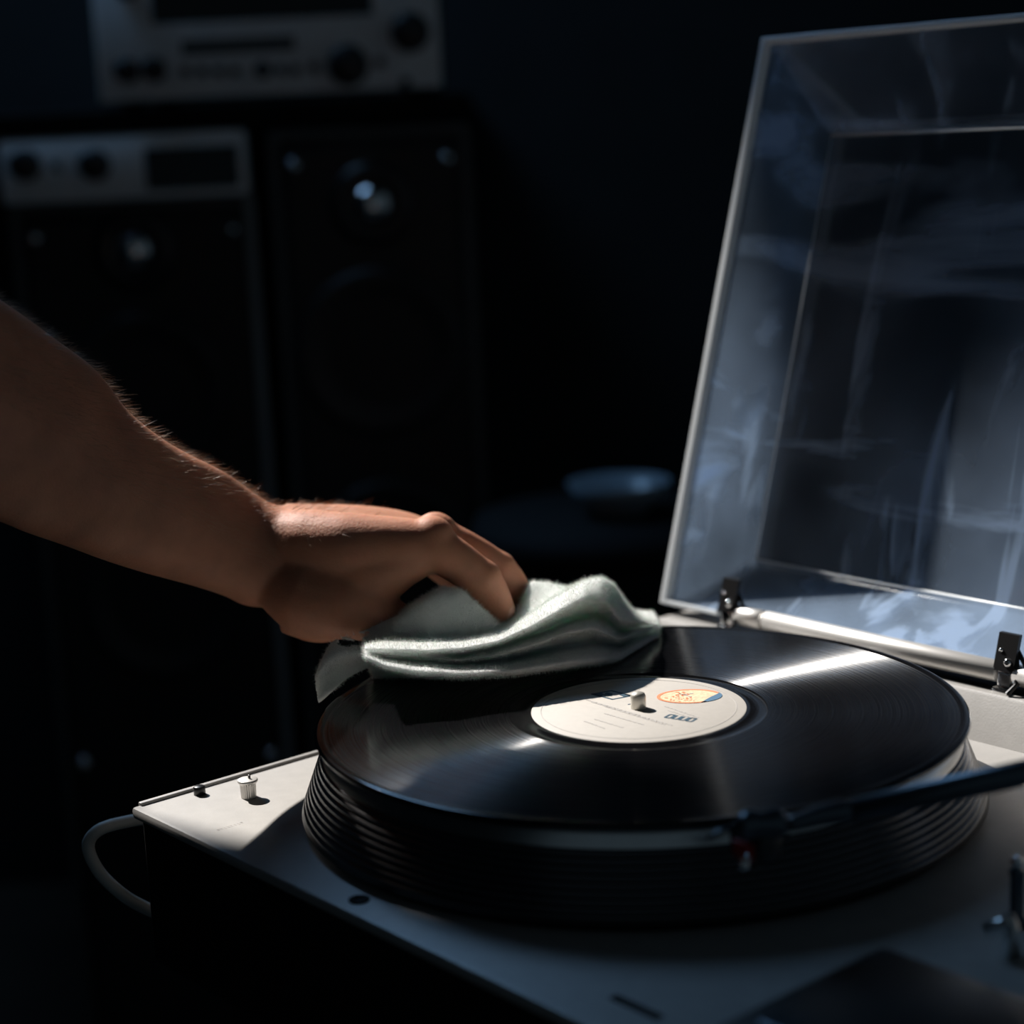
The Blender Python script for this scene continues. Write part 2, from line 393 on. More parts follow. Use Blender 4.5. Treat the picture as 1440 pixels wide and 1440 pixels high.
# black control block at the front right
q0 = loc(onz((1170, 1420), DECK))
cb = autosmooth(G().box(W(q0[0], V0 + 0.006, DECK - 0.001), W(q0[0] + 0.085, q0[1] + 0.028, DECK + 0.016), 0.003).build('control_block', M['black_plastic'], tt))
for k in range(3):
    G().box(W(q0[0] + 0.012 + 0.022 * k, V0 + 0.016, DECK + 0.0155), W(q0[0] + 0.026 + 0.022 * k, V0 + 0.026, DECK + 0.019), 0.001).build('control_key', M['dark_metal'], cb)

# hinge: bar, sleeve, brackets
HV, HZ, HR = 0.1925, -0.0125, 0.0056
G().lathe([(HR - .001, -0.094), (HR, -0.093), (HR, 0.064), (HR - .001, 0.065)], 32, W(0, HV, HZ), 'x').build('hinge_bar', M['hinge_alu'], tt, True)
G().lathe([(HR - .001, 0.074), (HR, 0.075), (HR, 0.25), (HR - .001, 0.251)], 32, W(0, HV, HZ), 'x').build('hinge_bar', M['hinge_alu'], tt, True)
G().lathe([(HR - .001, -0.1155), (HR, -0.1145), (HR, -0.0965), (HR - .001, -0.0955)], 32, W(0, HV, HZ), 'x').build('hinge_sleeve', M['hinge_alu'], tt, True)
G().tube([W(-0.13, HV, HZ), W(0.255, HV, HZ)], 0.0030).build('hinge_axle', M['dark_metal'], tt, True)
for ub in (-0.121, 0.0695, 0.258):
    br = G().box(W(ub - 0.0045, HV - 0.008, LZ - 0.0005), W(ub + 0.0045, HV + 0.010, LZ + 0.003), 0.0006).box(W(ub - 0.004, HV - 0.0045, LZ), W(ub + 0.004, HV + 0.0055, HZ + 0.002), 0.001)
    br = autosmooth(br.build('hinge_bracket', M['chrome'], tt))
    # plate that clamps the cover
    lo = np.array([ub, HV - 0.001, HZ + 0.002]); hi = lo + np.array([0, 0.0055, 0.0185])
    def pl(u, t, dv): p = lo + (hi - lo) * t; return W(ub + u, p[1] + dv, p[2])
    v = [pl(s * 0.0060, t, dv) for s in (-1, 1) for t in (0, 1) for dv in (-0.004, -0.0015)]
    f = [(0, 1, 3, 2), (4, 6, 7, 5), (0, 2, 6, 4), (1, 5, 7, 3), (0, 4, 5, 1), (2, 3, 7, 6)]
    obj('clamp_plate', v, f, M['black_plastic'], br)
    G().lathe([(0.0022, 0), (0.0022, 0.0012), (0.001, 0.0018), (0, 0.0018)], 20, pl(0.002, 0.25, -0.0038), 'y').build('clamp_screw', M['chrome'], br, True)
    G().lathe([(0.0011, 0), (0.0011, 0.0008), (0, 0.001)], 16, pl(-0.003, 0.55, -0.0038), 'y').build('clamp_screw', M['chrome'], br, True)
    G().tube([pl(0.004, 0.65, -0.0015), W(ub + 0.0085, HV - 0.005, HZ - 0.003), W(ub + 0.0055, HV - 0.009, LZ + 0.001)], 0.0014, 8).build('spring_strut', M['black_plastic'], br)
    G().tube([pl(0.004, 0.6, -0.001), pl(0.0125, 0.10, -0.001)], 0.0012, 8).build('spring_strut', M['black_plastic'], br)

# dust cover: shallow tapered tray, open side to the front
lu = np.array([0, 0.29, 0.957]); lnr = np.array([0, 0.957, -0.29])
P0 = np.array([U0 - 0.008, 0.195, -0.0165])
LW, LH, D = 0.470, 0.3475, 0.040
# own frame for the cover: x along hinge, z up the cover, y to its back
lid = empty('lid_frame', (0, 0, 0))
bpy.data.objects.remove(lid)
lid_m = Matrix(((1, 0, 0, P0[0]), (0, lnr[1], lu[1], P0[1]), (0, lnr[2], lu[2], P0[2] - TABLE), (0, 0, 0, 1)))
def lobj(g, name, material, parent, smooth=False):
    o = g.build(name, material, None, smooth); o.parent = parent; return o
ring = [((0, 0), 0.0), ((0.004, 0.004), 0.004), ((0.026, 0.031), D - 0.006), ((0.032, 0.036), D)]
TOPIN = [0, 0.004, 0.044, 0.050]
v = []; f = []
NS = 3
for k, ((iu, iv), dd) in enumerate(ring):
    it = TOPIN[k]
    v += [(iu, dd, iv), (LW - iu, dd, iv), (LW - iu, dd, LH - it), (iu, dd, LH - it)]
for k in range(len(ring) - 1):
    for i in range(4): f.append((4 * k + i, 4 * k + (i + 1) % 4, 4 * k + 4 + (i + 1) % 4, 4 * k + 4 + i))
n0 = 4 * (len(ring) - 1); f.append((n0, n0 + 1, n0 + 2, n0 + 3))
cover = obj('dust_cover', v, f, M['acrylic'], tt)
cover.matrix_local = lid_m
md = cover.modifiers.new('thick', 'SOLIDIFY'); md.thickness = 0.0022; md.offset = 0
# thick polished rim round the open side
g = G(); rw, rd = 0.0036, 0.0032
g.box((-0.0006, -rd, 0), (rw, 0.004, LH), 0.0005).box((LW - rw, -rd, 0), (LW, 0.004, LH), 0.0005)
g.box((rw, -rd, LH - 0.003), (LW - rw, 0.004, LH), 0.0005).box((rw, -rd, 0), (LW - rw, 0.003, 0.0026), 0.0005)
lobj(g, 'cover_rim', M['acrylic_edge'], cover)
# moulded corner line of the panel
g = G(); r_ = 0.0009
c4 = [(0.032, D - 0.001, 0.036), (LW - 0.032, D - 0.001, 0.036), (LW - 0.032, D - 0.001, LH - 0.050), (0.032, D - 0.001, LH - 0.050)]
for i in (0, 2, 3): g.tube([c4[i], c4[(i + 1) % 4]], r_ if i != 3 else 0.0005, 6)
lobj(g, 'panel_edge', M['acrylic_edge'], cover, True)

# tonearm
def TW(px, z): q = loc(onz(px, z)); return np.array(W(q[0], q[1], z))
h0 = TW((1055, 1163), 0.013); h1 = TW((1440, 1083), 0.024)
dirn = (h1 - h0) / np.linalg.norm(h1 - h0)
piv = h0 + dirn * 0.225
ta = G().lathe([(0.024, 0), (0.024, 0.012), (0.018, 0.014), (0.017, piv[2] - (DECK - TABLE) + 0.004), (0.013, piv[2] - (DECK - TABLE) + 0.010), (0, piv[2] - (DECK - TABLE) + 0.010)], 40,
               (piv[0], piv[1], DECK - TABLE - 0.0005)).build('tonearm', M['dark_metal'], tt, True)
jn = TW((1200, 1139), 0.0165)
G().tube([piv, jn], [0.0056, 0.0046], 20).build('arm_tube', M['dark_metal'], ta, True)
G().tube([jn, TW((1183, 1141), 0.016), TW((1150, 1147), 0.0155), TW((1120, 1157), 0.0135), TW((1100, 1160), 0.013)], [0.0040, 0.0044, 0.0040, 0.0032, 0.0030], 16).build('arm_neck', M['dark_metal'], ta, True)
hs = G().tube([TW((1106, 1160), 0.0130), TW((1090, 1158), 0.0148), TW((1070, 1159), 0.0140), TW((1050, 1160), 0.0145), TW((1035, 1158), 0.015)], [0.0036, 0.0062, 0.0048, 0.0060, 0.0036], 14).build('headshell', M['dark_metal'], ta, True)
cpos = TW((1062, 1187), 0.004)
autosmooth(G().box((cpos[0] - 0.008, cpos[1] - 0.006, cpos[2] - 0.005), (cpos[0] + 0.008, cpos[1] + 0.006, cpos[2] + 0.008), 0.0015).build('cartridge', M['black_plastic'], hs))
autosmooth(G().box((cpos[0] - 0.005, cpos[1] - 0.0075, cpos[2] - 0.004), (cpos[0] + 0.005, cpos[1] - 0.002, cpos[2] + 0.003), 0.001).build('stylus_guard', M['red'], hs))
st_ = TW((1046, 1216), 0.001)
G().lathe([(0.0, -0.0022), (0.0018, -0.001), (0.0018, 0.001), (0, 0.0022)], 16, st_).tube([st_, cpos], [0.0008, 0.0012], 8).build('stylus_tip', M['chrome'], hs, True)
G().tube([TW((1040, 1160), 0.014), TW((1015, 1168), 0.012), TW((995, 1178), 0.011)], [0.0014, 0.0011, 0.0009], 8).build('finger_lift', M['dark_metal'], hs, True)
cwp = piv + dirn * 0.02
G().tube([piv, piv + dirn * 0.07], 0.004, 16).tube([piv + dirn * 0.03, piv + dirn * 0.06], 0.014, 32).build('counterweight', M['dark_metal'], ta, True)
# arm rest post and cue lever at the right border
q = np.array(WP((1430, 1300), DECK))
ar = G().lathe([(0.006, 0), (0.005, 0.003), (0.0028, 0.004), (0.0028, 0.020), (0.0036, 0.022), (0, 0.024)], 24, q).build('arm_rest', M['dark_metal'], tt, True)
G().lathe([(0.0, -0.0028), (0.0026, -0.001), (0.0026, 0.001), (0, 0.0028)], 20, (q[0], q[1], q[2] + 0.0255)).build('rest_tip', M['chrome'], ar, True)
q2 = TW((1425, 1296), DECK + 0.014)
G().tube([(q2[0], q2[1], DECK - TABLE - 0.0005), (q2[0], q2[1], q2[2] - 0.004), q2, TW((1385, 1306), DECK + 0.010)], [0.0034, 0.0030, 0.0030, 0.0024], 12).build('cue_lever', M['alu'], tt, True)

# ------------------------------------------------------------------ record
rec = empty('vinyl_record', (0, 0, -0.0030))
tag(rec, 'black twelve-inch vinyl record lying on the turntable platter', 'record')
Z = 0.0030
prof = [(0.0, 0.0), (0.1490, 0.0), (0.1508, 0.0006), (0.1512, 0.0014), (0.1508, 0.0024), (0.1498, Z + 0.0002), (0.1482, Z + 0.0002), (0.1468, Z - 0.0002)]
autosmooth(G().lathe(prof + [(0.146, Z - 0.0004), (0.146, 0.001), (0, 0.001)], 200).build('record_rim', M['vinyl_edge'], rec), 60)
v_ = G().lathe([(0.1466, Z - 0.0012), (0.1466, Z - 0.0003), (0.0600, Z - 0.0003), (0.0600, Z - 0.0012)], 200)
autosmooth(v_.build('grooves', M['vinyl'], rec), 30)
autosmooth(G().lathe([(0.0602, Z - 0.0012), (0.0602, Z - 0.0003), (0.0595, Z - 0.0006), (0.054, Z - 0.0006), (0.0525, Z - 0.0001), (0.0515, Z), (0.049, Z)], 160).build('run_out', M['vinyl_edge'], rec), 60)
lab = autosmooth(G().lathe([(0.0502, Z - 0.001), (0.0502, Z + 0.0001), (0.0498, Z + 0.0003), (0.0030, Z + 0.0003)], 128).build('record_label', M['label'], rec), 60)
lab['label'] = 'cream paper centre label with navy logo and orange oval emblem'
LZ_ = 0.00042       # print height above the playing surface
def rp(px): p = onz(px, LZ_); return np.array([p[0], p[1], LZ_ + 0.0030])
def printed(name, polys, material):
    g = G()
    for P in polys:
        n = len(P); lo = [(p[0], p[1], p[2] - 0.00016) for p in P]; hi = [(p[0], p[1], p[2]) for p in P]
        g.add(lo + hi, [tuple(range(n, 2 * n))] + [(i, (i + 1) % n, n + (i + 1) % n, n + i) for i in range(n)])
    return g.build(name, material, lab)
def strip(a, b, wd): # straight printed stroke between two points of the label
    d = b - a; s = np.array([-d[1], d[0], 0]); s = s / np.linalg.norm(s) * wd / 2
    return [a - s, b - s, b + s, a + s]
# fine ring printed near the rim
g = G(); g.lathe([(0.0455, LZ_ + 0.0030 - 0.0002), (0.0455, LZ_ + 0.0030), (0.0458, LZ_ + 0.0030), (0.0458, LZ_ + 0.0030 - 0.0002)], 128); g.build('printed_ring', M['ink'], lab)
# navy framed logo with a swoosh
cn = [rp(p) for p in ((831.5, 976), (860, 983.5), (889, 978), (861, 970.8))]
def bil(s, t): return cn[0] * (1 - s) * (1 - t) + cn[1] * s * (1 - t) + cn[2] * s * t + cn[3] * (1 - s) * t
P = []
for a, b in (((0, .04), (1, .04)), ((1, 0), (1, 1)), ((1, .96), (0, .96)), ((0, 1), (0, 0))): P.append(strip(bil(*a), bil(*b), 0.0012))
P.append([bil(.0, .0), bil(.45, .0), bil(.28, .35), bil(.0, .45)]); P.append([bil(.3, .28), bil(.62, .34), bil(.55, .5), bil(.25, .45)])
P.append([bil(.2, .45), bil(.5, .5), bil(.35, .68), bil(.12, .62)]); P.append([bil(.55, .75), bil(1, .62), bil(1, 1), bil(.7, 1)])
printed('logo', P, M['navy'])
# oval emblem: peach ground, orange outline, blue wedge
oc = rp((969.5, 979)); ax = (rp((1015.5, 977.5)) - rp((923.5, 980.5))) / 2; ay = np.array([-ax[1], ax[0], 0]); ay = ay / np.linalg.norm(ay) * 0.0112
def ov(t, s=1.0): return oc + ax * math.cos(t) * s + ay * math.sin(t) * s
N = 48
printed('emblem', [[ov(2 * math.pi * k / N, .97) for k in range(N)]], M['peach'])
up_ = np.array([0, 0, 0.00012])
printed('emblem_outline', [[ov(2 * math.pi * k / N, 1.0) + up_, ov(2 * math.pi * (k + 1) / N, 1.0) + up_, ov(2 * math.pi * (k + 1) / N, .9) + up_, ov(2 * math.pi * k / N, .9) + up_] for k in range(N) if not (-1.1 < ((2 * math.pi * k / N + math.pi) % (2 * math.pi)) - math.pi < 0.35)], M['orange'])
printed('emblem_wedge', [[ov(t, 1.0) + up_ for t in np.linspace(-1.25, 0.35, 14)] + [oc + ax * .62 - ay * .25 + up_]], M['steelblue'])
Ps = []
for k in range(46):
    t = random.uniform(1.6, 4.9); s = random.uniform(.15, .8); c = ov(t, s) + up_; Ps.append([c + np.array([random.uniform(.0003, .0008) * math.cos(q), random.uniform(.0003, .0008) * math.sin(q), 0]) for q in (0, 1.57, 3.14, 4.71)])
printed('emblem_flecks', Ps, M['orange'])
printed('emblem_writing', [strip(rp((955, 975.5)) + up_, rp((972, 980)) + up_, 0.0009), strip(rp((962, 977)) + up_, rp((975, 975)) + up_, 0.0008)], M['ink'])
# bold word, seen sideways: four outlined capitals
b0 = rp((934, 1008.5)); b1 = rp((974, 1015)); d = (b1 - b0); s = np.array([-d[1], d[0], 0]); s = s / np.linalg.norm(s) * 0.0050
P = []
for k in range(4):
    a = b0 + d * (k * .25 + .02); b = b0 + d * (k * .25 + .20)
    P += [strip(a, a + s, .0011), strip(b, b + s, .0011), strip(a, b, .0010)]
    if k in (0, 3): P.append(strip(a + s, b + s, .0010))
printed('bold_title', P, M['navy'])
printed('side_mark', [strip(rp((883, 990.5)), rp((896, 988)), .0008)], M['navy'])
# lines of small print (unreadable in the photograph): runs of word-length strokes
lines = [((825, 984), (900, 1006)), ((832, 987), (945, 1020)), ((850, 993), (935, 1019)), ((850, 1003), (905, 1019)), ((836, 1011), (876, 1023)), ((822, 1014), (850, 1024)), ((935, 993), (983, 1009)), ((940, 999), (978, 1011))]
for a, b in lines:
    a = rp(a); b = rp(b); Lg = np.linalg.norm(b - a); t = 0; P = []
    while t < Lg:
        wl = random.uniform(.0012, .0038); P.append(strip(a + (b - a) * t / Lg, a + (b - a) * min(t + wl, Lg) / Lg, .0008)); t += wl + .0008
    printed('small_print', P, M['ink'])

# ------------------------------------------------------------------ solid union helper
def remesh(name, G_, material, voxel, smooth_it, parent=None, factor=0.5, sub=0):
    o = G_.build(name + '_tmp', material)
    md = o.modifiers.new('r', 'REMESH'); md.mode = 'VOXEL'; md.voxel_size = voxel; md.use_smooth_shade = True
    if smooth_it:
        ms = o.modifiers.new('s', 'SMOOTH'); ms.factor = factor; ms.iterations = smooth_it
    if sub:
        su = o.modifiers.new('u', 'SUBSURF'); su.levels = sub; su.render_levels = sub
    dg = bpy.context.evaluated_depsgraph_get()
    me = bpy.data.meshes.new_from_object(o.evaluated_get(dg)); me.name = name
    bpy.data.objects.remove(o)
    me.materials.clear(); me.materials.append(material)
    me.polygons.foreach_set('use_smooth', [True] * len(me.polygons))
    o = bpy.data.objects.new(name, me); COL.objects.link(o)
    if parent: o.parent = parent
    return o
def mesh_np(me):
    n = len(me.vertices); co = np.empty(n * 3); me.vertices.foreach_get('co', co); co = co.reshape(-1, 3)
    no = np.empty(n * 3); me.vertices.foreach_get('normal', no) if False else None
    pc = np.empty(len(me.polygons) * 3); me.polygons.foreach_get('center', pc); pn = np.empty(len(me.polygons) * 3); me.polygons.foreach_get('normal', pn)
    pa = np.empty(len(me.polygons)); me.polygons.foreach_get('area', pa)
    return co, pc.reshape(-1, 3), pn.reshape(-1, 3), pa

# ------------------------------------------------------------------ forearm and hand
HS = 0.045
HY = 0.072          # distance plane of the middle of the hand
def sgp(x, p): return math.copysign(abs(x) ** p, x)
def loft(g, secs, seg=36, pw=1.0):
    """secs: (centre, half axis a, half axis b) vectors -> closed ellipse loft with rounded ends"""
    v = []; f = []; n = len(secs)
    c0, a0, b0 = secs[0]; c1, a1, b1 = secs[-1]
    rows = []
    for c, a, b in secs: rows.append([c + a * sgp(math.cos(2 * math.pi * k / seg), pw) + b * sgp(math.sin(2 * math.pi * k / seg), pw) for k in range(seg)])
    for r in rows: v += r
    for i in range(n - 1):
        for k in range(seg): l = (k + 1) % seg; f.append((i * seg + k, i * seg + l, (i + 1) * seg + l, (i + 1) * seg + k))
    v.append(c0); f += [(n * seg, (k + 1) % seg, k) for k in range(seg)]
    v.append(c1); f += [(n * seg + 1, (n - 1) * seg + k, (n - 1) * seg + (k + 1) % seg) for k in range(seg)]
    g.add(v, f)
def interp_secs(keys, n=8):
    out = []; K = [np.concatenate(k) for k in keys]
    for i in range(len(K) - 1):
        p0 = K[max(i - 1, 0)]; p1 = K[i]; p2 = K[i + 1]; p3 = K[min(i + 2, len(K) - 1)]
        for k in range(n):
            t = k / n; out.append(0.5 * (2 * p1 + (p2 - p0) * t + (2 * p0 - 5 * p1 + 4 * p2 - p3) * t * t + (3 * p1 - p0 - 3 * p2 + p3) * t ** 3))
    out.append(K[-1]); return [(o[:3], o[3:6], o[6:9]) for o in out]
def hon(px, y): return ony(px, y + HS)      # hand and arm stand this much further back
def sec(top, bot, y, hd, tilt=0.0):
    a = hon(top, y); b = hon(bot, y); c = (a + b) / 2; va = (a - b) / 2
    return (c, va, np.array([0.0, hd, tilt * hd]))
def chain(g, pts, rads, seg=20, n=8, flat=1.0):
    """finger: path through joints with radius per joint, round end"""
    P = bezier(pts, n); m_ = len(P); R = np.interp(np.linspace(0, len(pts) - 1, m_), range(len(pts)), rads)
    end = P[-1] - P[-2]; end.normalize(); r = R[-1]
    for t in (0.35, 0.65, 0.87, 0.98): P.append(P[m_ - 1] + end * r * t); R = np.append(R, r * math.sqrt(1 - t * t))
    s0 = P[0] - P[1]; s0.normalize()
    g.tube([p[:] for p in P], list(R), seg)
def ball(g, c, r, sc=(1, 1, 1)):
    bm = bmesh.new(); bmesh.ops.create_icosphere(bm, subdivisions=3, radius=1)
    g.add([(c[0] + v.co.x * r * sc[0], c[1] + v.co.y * r * sc[1], c[2] + v.co.z * r * sc[2]) for v in bm.verts], [[v.index for v in f_.verts] for f_ in bm.faces]); bm.free()
g = G()
arm = [sec((-330, 205), (-330, 640), -0.125, 0.045), sec((-160, 320), (-175, 690), -0.080, 0.045), sec((0, 424), (-25, 722), -0.037, 0.042), sec((70, 474), (45, 748), -0.014, 0.040),
       sec((130, 520), (100, 767), 0.004, 0.038), sec((178, 580), (152, 786), 0.018, 0.036), sec((240, 627), (205, 803), 0.034, 0.033),
       sec((312, 664), (275, 822), 0.052, 0.031), sec((352, 692), (318, 836), 0.063, 0.030), sec((385, 711), (350, 850), 0.068, 0.029), sec((425, 713), (398, 852), HY, 0.030)]
loft(g, interp_secs(arm))
# back of hand and palm
palm = [sec((400, 711), (380, 850), HY, 0.0275), sec((440, 713), (425, 850), HY + .001, 0.030), sec((490, 715), (480, 838), HY + .002, 0.034), sec((540, 721), (530, 822), HY + .004, 0.037),
        sec((580, 731), (565, 806), HY + .005, 0.038), sec((608, 744), (590, 798), HY + .006, 0.036), sec((622, 758), (610, 792), HY + .006, 0.031)]
loft(g, interp_secs(palm), 36, 0.70)
# thumb and its base, on the near side
thumb = [hon((395, 810), .062), hon((440, 838), .050), hon((497, 852), .042), hon((540, 872), .044), hon((590, 897), .052)]
chain(g, thumb, [.018, .0225, .0180, .0135, .0100])
web = [hon((470, 800), .052), hon((525, 808), .045), hon((566, 792), .044), hon((592, 780), .046)]
chain(g, web, [.018, .0165, .0125, .011])
chain(g, [hon((508, 845), .041), hon((532, 826), .042), hon((545, 806), .043)], [.0130, .0105, .010])
# heel of hand, small fold under the wrist
chain(g, [hon((405, 868), .062), hon((440, 884), .055), hon((468, 893), .050)], [.0090, .0075, .0040])
# fingers
fing = {
 'index': ([hon((575, 770), .046), hon((616, 774), .046), hon((676, 816), .048), hon((699, 852), .050), hon((710, 876), .051)], [.0132, .0118, .0102, .0089, .0072]),
 'middle': ([hon((580, 765), .069), hon((626, 762), .069), hon((701, 802), .073), hon((727, 834), .074), hon((744, 858), .074)], [.0128, .0110, .0095, .0082, .0066]),
 'ring': ([hon((575, 768), .089), hon((614, 768), .089), hon((682, 815), .090), hon((712, 850), .091), hon((733, 872), .091)], [.0125, .0108, .0092, .0080, .0064]),
 'little': ([hon((560, 775), .106), hon((595, 778), .107), hon((650, 822), .108), hon((684, 852), .108), hon((704, 874), .108)], [.0115, .0095, .0082, .0070, .0056]),
}
for k, (pts, rr) in fing.items(): chain(g, pts, rr)
# knuckles
ball(g, hon((607, 757), .047), .0120); ball(g, hon((612, 752), .068), .0122); ball(g, hon((604, 757), .089), .0115); ball(g, hon((590, 764), .105), .0105)
# joint swellings
ball(g, hon((677, 814), .048), .0108); ball(g, hon((701, 801), .073), .0101)
# second metacarpal: the near edge of the hand's back
chain(g, [hon((322, 742), .057), hon((355, 752), .062), hon((395, 765), .063), hon((440, 769), .056), hon((490, 772), .049), hon((555, 770), .047), hon((600, 769), .047)], [.0120, .0165, .0188, .0195, .0190, .0160, .0135])
hand = remesh('person', g, M['skin'], 0.0016, 7, None, 0.5, 1)
tag(hand, 'bare forearm and hand pressing a folded white cloth onto the record', 'person')
# nails: skin faces near the nail beds take the nail material
hand.data.materials.append(M['nail'])
co, pc, pn, pa = mesh_np(hand.data)
mi = np.zeros(len(pc), int)
for nm, npx, ny in (('index', (722, 866), .092), ('middle', (752, 850), .116)):
    c = np.array(ony(npx, ny)); d = pc - c
    dd = (np.array(fing[nm][0][4]) - np.array(fing[nm][0][3])); dd /= np.linalg.norm(dd)
    al = d @ dd; si = d - np.outer(al, dd); r = np.linalg.norm(si, axis=1)
    mi[((al / .0055) ** 2 + (r / .0046) ** 2 < 1) & (pn @ (np.array([.55, -.3, .6])) > .35)] = 1
hand.data.polygons.foreach_set('material_index', mi.astype(np.int32))
# sleeve beyond the left border
g = G()
loft(g, interp_secs([sec((-215, 265), (-225, 690), -0.095, 0.053), sec((-330, 190), (-335, 655), -0.125, 0.056), sec((-480, 60), (-500, 640), -0.16, 0.062), sec((-640, -120), (-700, 560), -0.20, 0.066)]))
g.build('sleeve', M['sleeve'], hand, True)

# arm hair: fine strands as ribbons
def strands(name, me_obj, count, length, width, select, lean, material, curl=0.3, seg=3, jitter=0.5):
    co, pc, pn, pa = mesh_np(me_obj.data)
    wgt = pa * select(pc, pn); wgt = wgt / wgt.sum()
    idx = np.random.choice(len(pc), count, p=wgt)
    v = np.empty((count, (seg + 1) * 2 - 1, 3)); 
    base = pc[idx] + (np.random.rand(count, 3) - .5) * 0.0010 - pn[idx] * 0.0003
    d = pn[idx] + lean + np.random.randn(count, 3) * jitter; d /= np.linalg.norm(d, axis=1)[:, None]
    L = length * np.random.uniform(.5, 1.1, count)[:, None]
    side = np.cross(d, np.random.randn(count, 3)); side /= np.linalg.norm(side, axis=1)[:, None]
    bend = lean + np.random.randn(count, 3) * curl
    for s in range(seg + 1):
        t = s / seg; p = base + d * L * t + bend * L * 0.35 * t * t
        if s < seg:
            wd = width * (1 - 0.75 * t) / 2; v[:, 2 * s] = p - side * wd; v[:, 2 * s + 1] = p + side * wd
        else: v[:, 2 * s] = p
    nv = (seg + 1) * 2 - 1
    tri = []
    for s in range(seg - 1): tri += [(2 * s, 2 * s + 1, 2 * s + 3), (2 * s, 2 * s + 3, 2 * s + 2)]
    tri.append((2 * seg - 2, 2 * seg - 1, 2 * seg))
    tri = np.array(tri); F = (np.arange(count)[:, None, None] * nv + tri[None]).reshape(-1, 3)
    me = bpy.data.meshes.new(name); V = v.reshape(-1, 3)
    me.vertices.add(len(V)); me.vertices.foreach_set('co', V.ravel())
    me.loops.add(F.size); me.loops.foreach_set('vertex_index', F.ravel().astype(np.int32))
    me.polygons.add(len(F)); me.polygons.foreach_set('loop_start', np.arange(0, F.size, 3, dtype=np.int32))
    me.update(calc_edges=True); me.validate()
    me.materials.append(material)
    o = bpy.data.objects.new(name, me); COL.objects.link(o); o.parent = me_obj; o['kind'] = 'stuff'
    return o
armdir = np.array(hon((385, 760), .07)) - np.array(hon((0, 570), .035)); armdir /= np.linalg.norm(armdir)
def on_forearm(pc, pn):
    return ((pc[:, 0] < -0.150) * (pn[:, 2] > 0.0) * 1.0 + ((pc[:, 0] >= -0.150) & (pc[:, 0] < -0.125) & (pn[:, 2] > .6)) * 0.25) * (pc[:, 2] > .055)
strands('arm_hair', hand, 16000, 0.0062, 0.00010, on_forearm, armdir * 1.1, M['hair'], 0.5, 3, 0.4)

# ------------------------------------------------------------------ cloth
# rows run from the hidden underside over lip, folds and roll to the back; each is (pixel x, pixel y, distance)
FRONT = lambda x: np.interp(x, [430, 520, 600, 700, 800, 870, 932], [.042, .033, .031, .039, .062, .094, .130])
def row(pts, dy, z=None):
    xs = [p[0] for p in pts]; ys = [p[1] for p in pts]
    dd = [p[2] if len(p) > 2 else 0.0 for p in pts]
    return lambda x: (np.interp(x, xs, ys), FRONT(x) + dy * np.interp(x, [760, 870, 932], [1, .85, .12]))
rows = [
 row([(515, 927), (540, 941), (580, 950), (650, 955), (720, 950), (800, 939), (870, 931), (910, 913), (932, 890)], -.010),
 row([(512, 923), (540, 936), (580, 944), (650, 948), (720, 944), (800, 932), (870, 925), (910, 905), (934, 886)], -.020),
 row([(513, 919), (540, 929), (580, 935), (650, 939), (720, 935), (800, 921), (840, 916), (870, 917), (910, 897), (933, 883)], -.009),
 row([(518, 919), (540, 925), (580, 931), (650, 936), (720, 931), (790, 912), (835, 905), (870, 910), (910, 892), (932, 882)], .018),
 row([(520, 918), (560, 923), (600, 927), (650, 932), (700, 926), (750, 914), (790, 899), (832, 891), (846, 897), (870, 903), (910, 888), (931, 881)], .006),
 row([(520, 917), (560, 922), (600, 925), (650, 929), (700, 921), (750, 907), (795, 891), (832, 884), (848, 889), (870, 899), (910, 886), (931, 880)], -.009),
 row([(520, 917), (560, 921), (600, 924), (650, 926), (700, 915), (750, 899), (800, 881), (832, 874), (846, 879), (870, 896), (910, 884), (930, 880)], .004),
 row([(521, 916), (560, 919), (600, 921), (650, 921), (700, 910), (750, 892), (800, 872), (832, 866), (850, 868), (870, 888), (910, 880), (930, 879)], .028),
 row([(514, 917), (540, 920), (600, 922), (650, 919), (700, 908), (750, 889), (790, 869), (822, 857), (850, 860), (872, 880), (910, 877), (929, 878)], .010),
 row([(509, 912), (540, 914), (600, 916), (650, 913), (700, 903), (750, 881), (790, 859), (822, 845), (850, 845), (871, 872), (910, 876), (928, 878)], -.008),
 row([(510, 908), (540, 906), (600, 908), (650, 905), (700, 896), (745, 874), (785, 850), (821, 831), (848, 828), (867, 848), (908, 874), (928, 878)], .000),
 row([(512, 905), (540, 899), (600, 899), (650, 897), (700, 889), (740, 868), (780, 842), (820, 820), (845, 813), (862, 823), (874, 850), (905, 872), (927, 878)], .016),
 row([(516, 901), (545, 893), (600, 890), (650, 888), (690, 887), (712, 885), (740, 866), (780, 840), (820, 818), (845, 812), (864, 822), (876, 850), (905, 871), (926, 878)], .027),
 row([(500, 906), (540, 883), (580, 850), (620, 828), (650, 832), (680, 858), (705, 880), (735, 864), (780, 838), (820, 817), (845, 812), (866, 826), (880, 851), (902, 870), (925, 877)], .038),
 row([(500, 905), (540, 885), (580, 856), (620, 836), (650, 842), (680, 868), (710, 880), (730, 850), (745, 816), (775, 820), (805, 830), (840, 828), (866, 836), (884, 853), (900, 869), (924, 877)], .064),
]
xs = np.concatenate([np.linspace(513, 540, 12), np.linspace(544, 926, 130)])
ctrl = []
for r in rows:
    line = np.array([ony((x, r(x)[0]), r(x)[1]) for x in xs])
    for it in range(2): line[1:-1] = (line[:-2] + 2 * line[1:-1] + line[2:]) / 4
    ctrl.append(line)
back = ctrl[-1].copy(); back[:, 1] += .020; back[:, 2] = np.maximum(0.004, back[:, 2] * .45); ctrl.append(back)
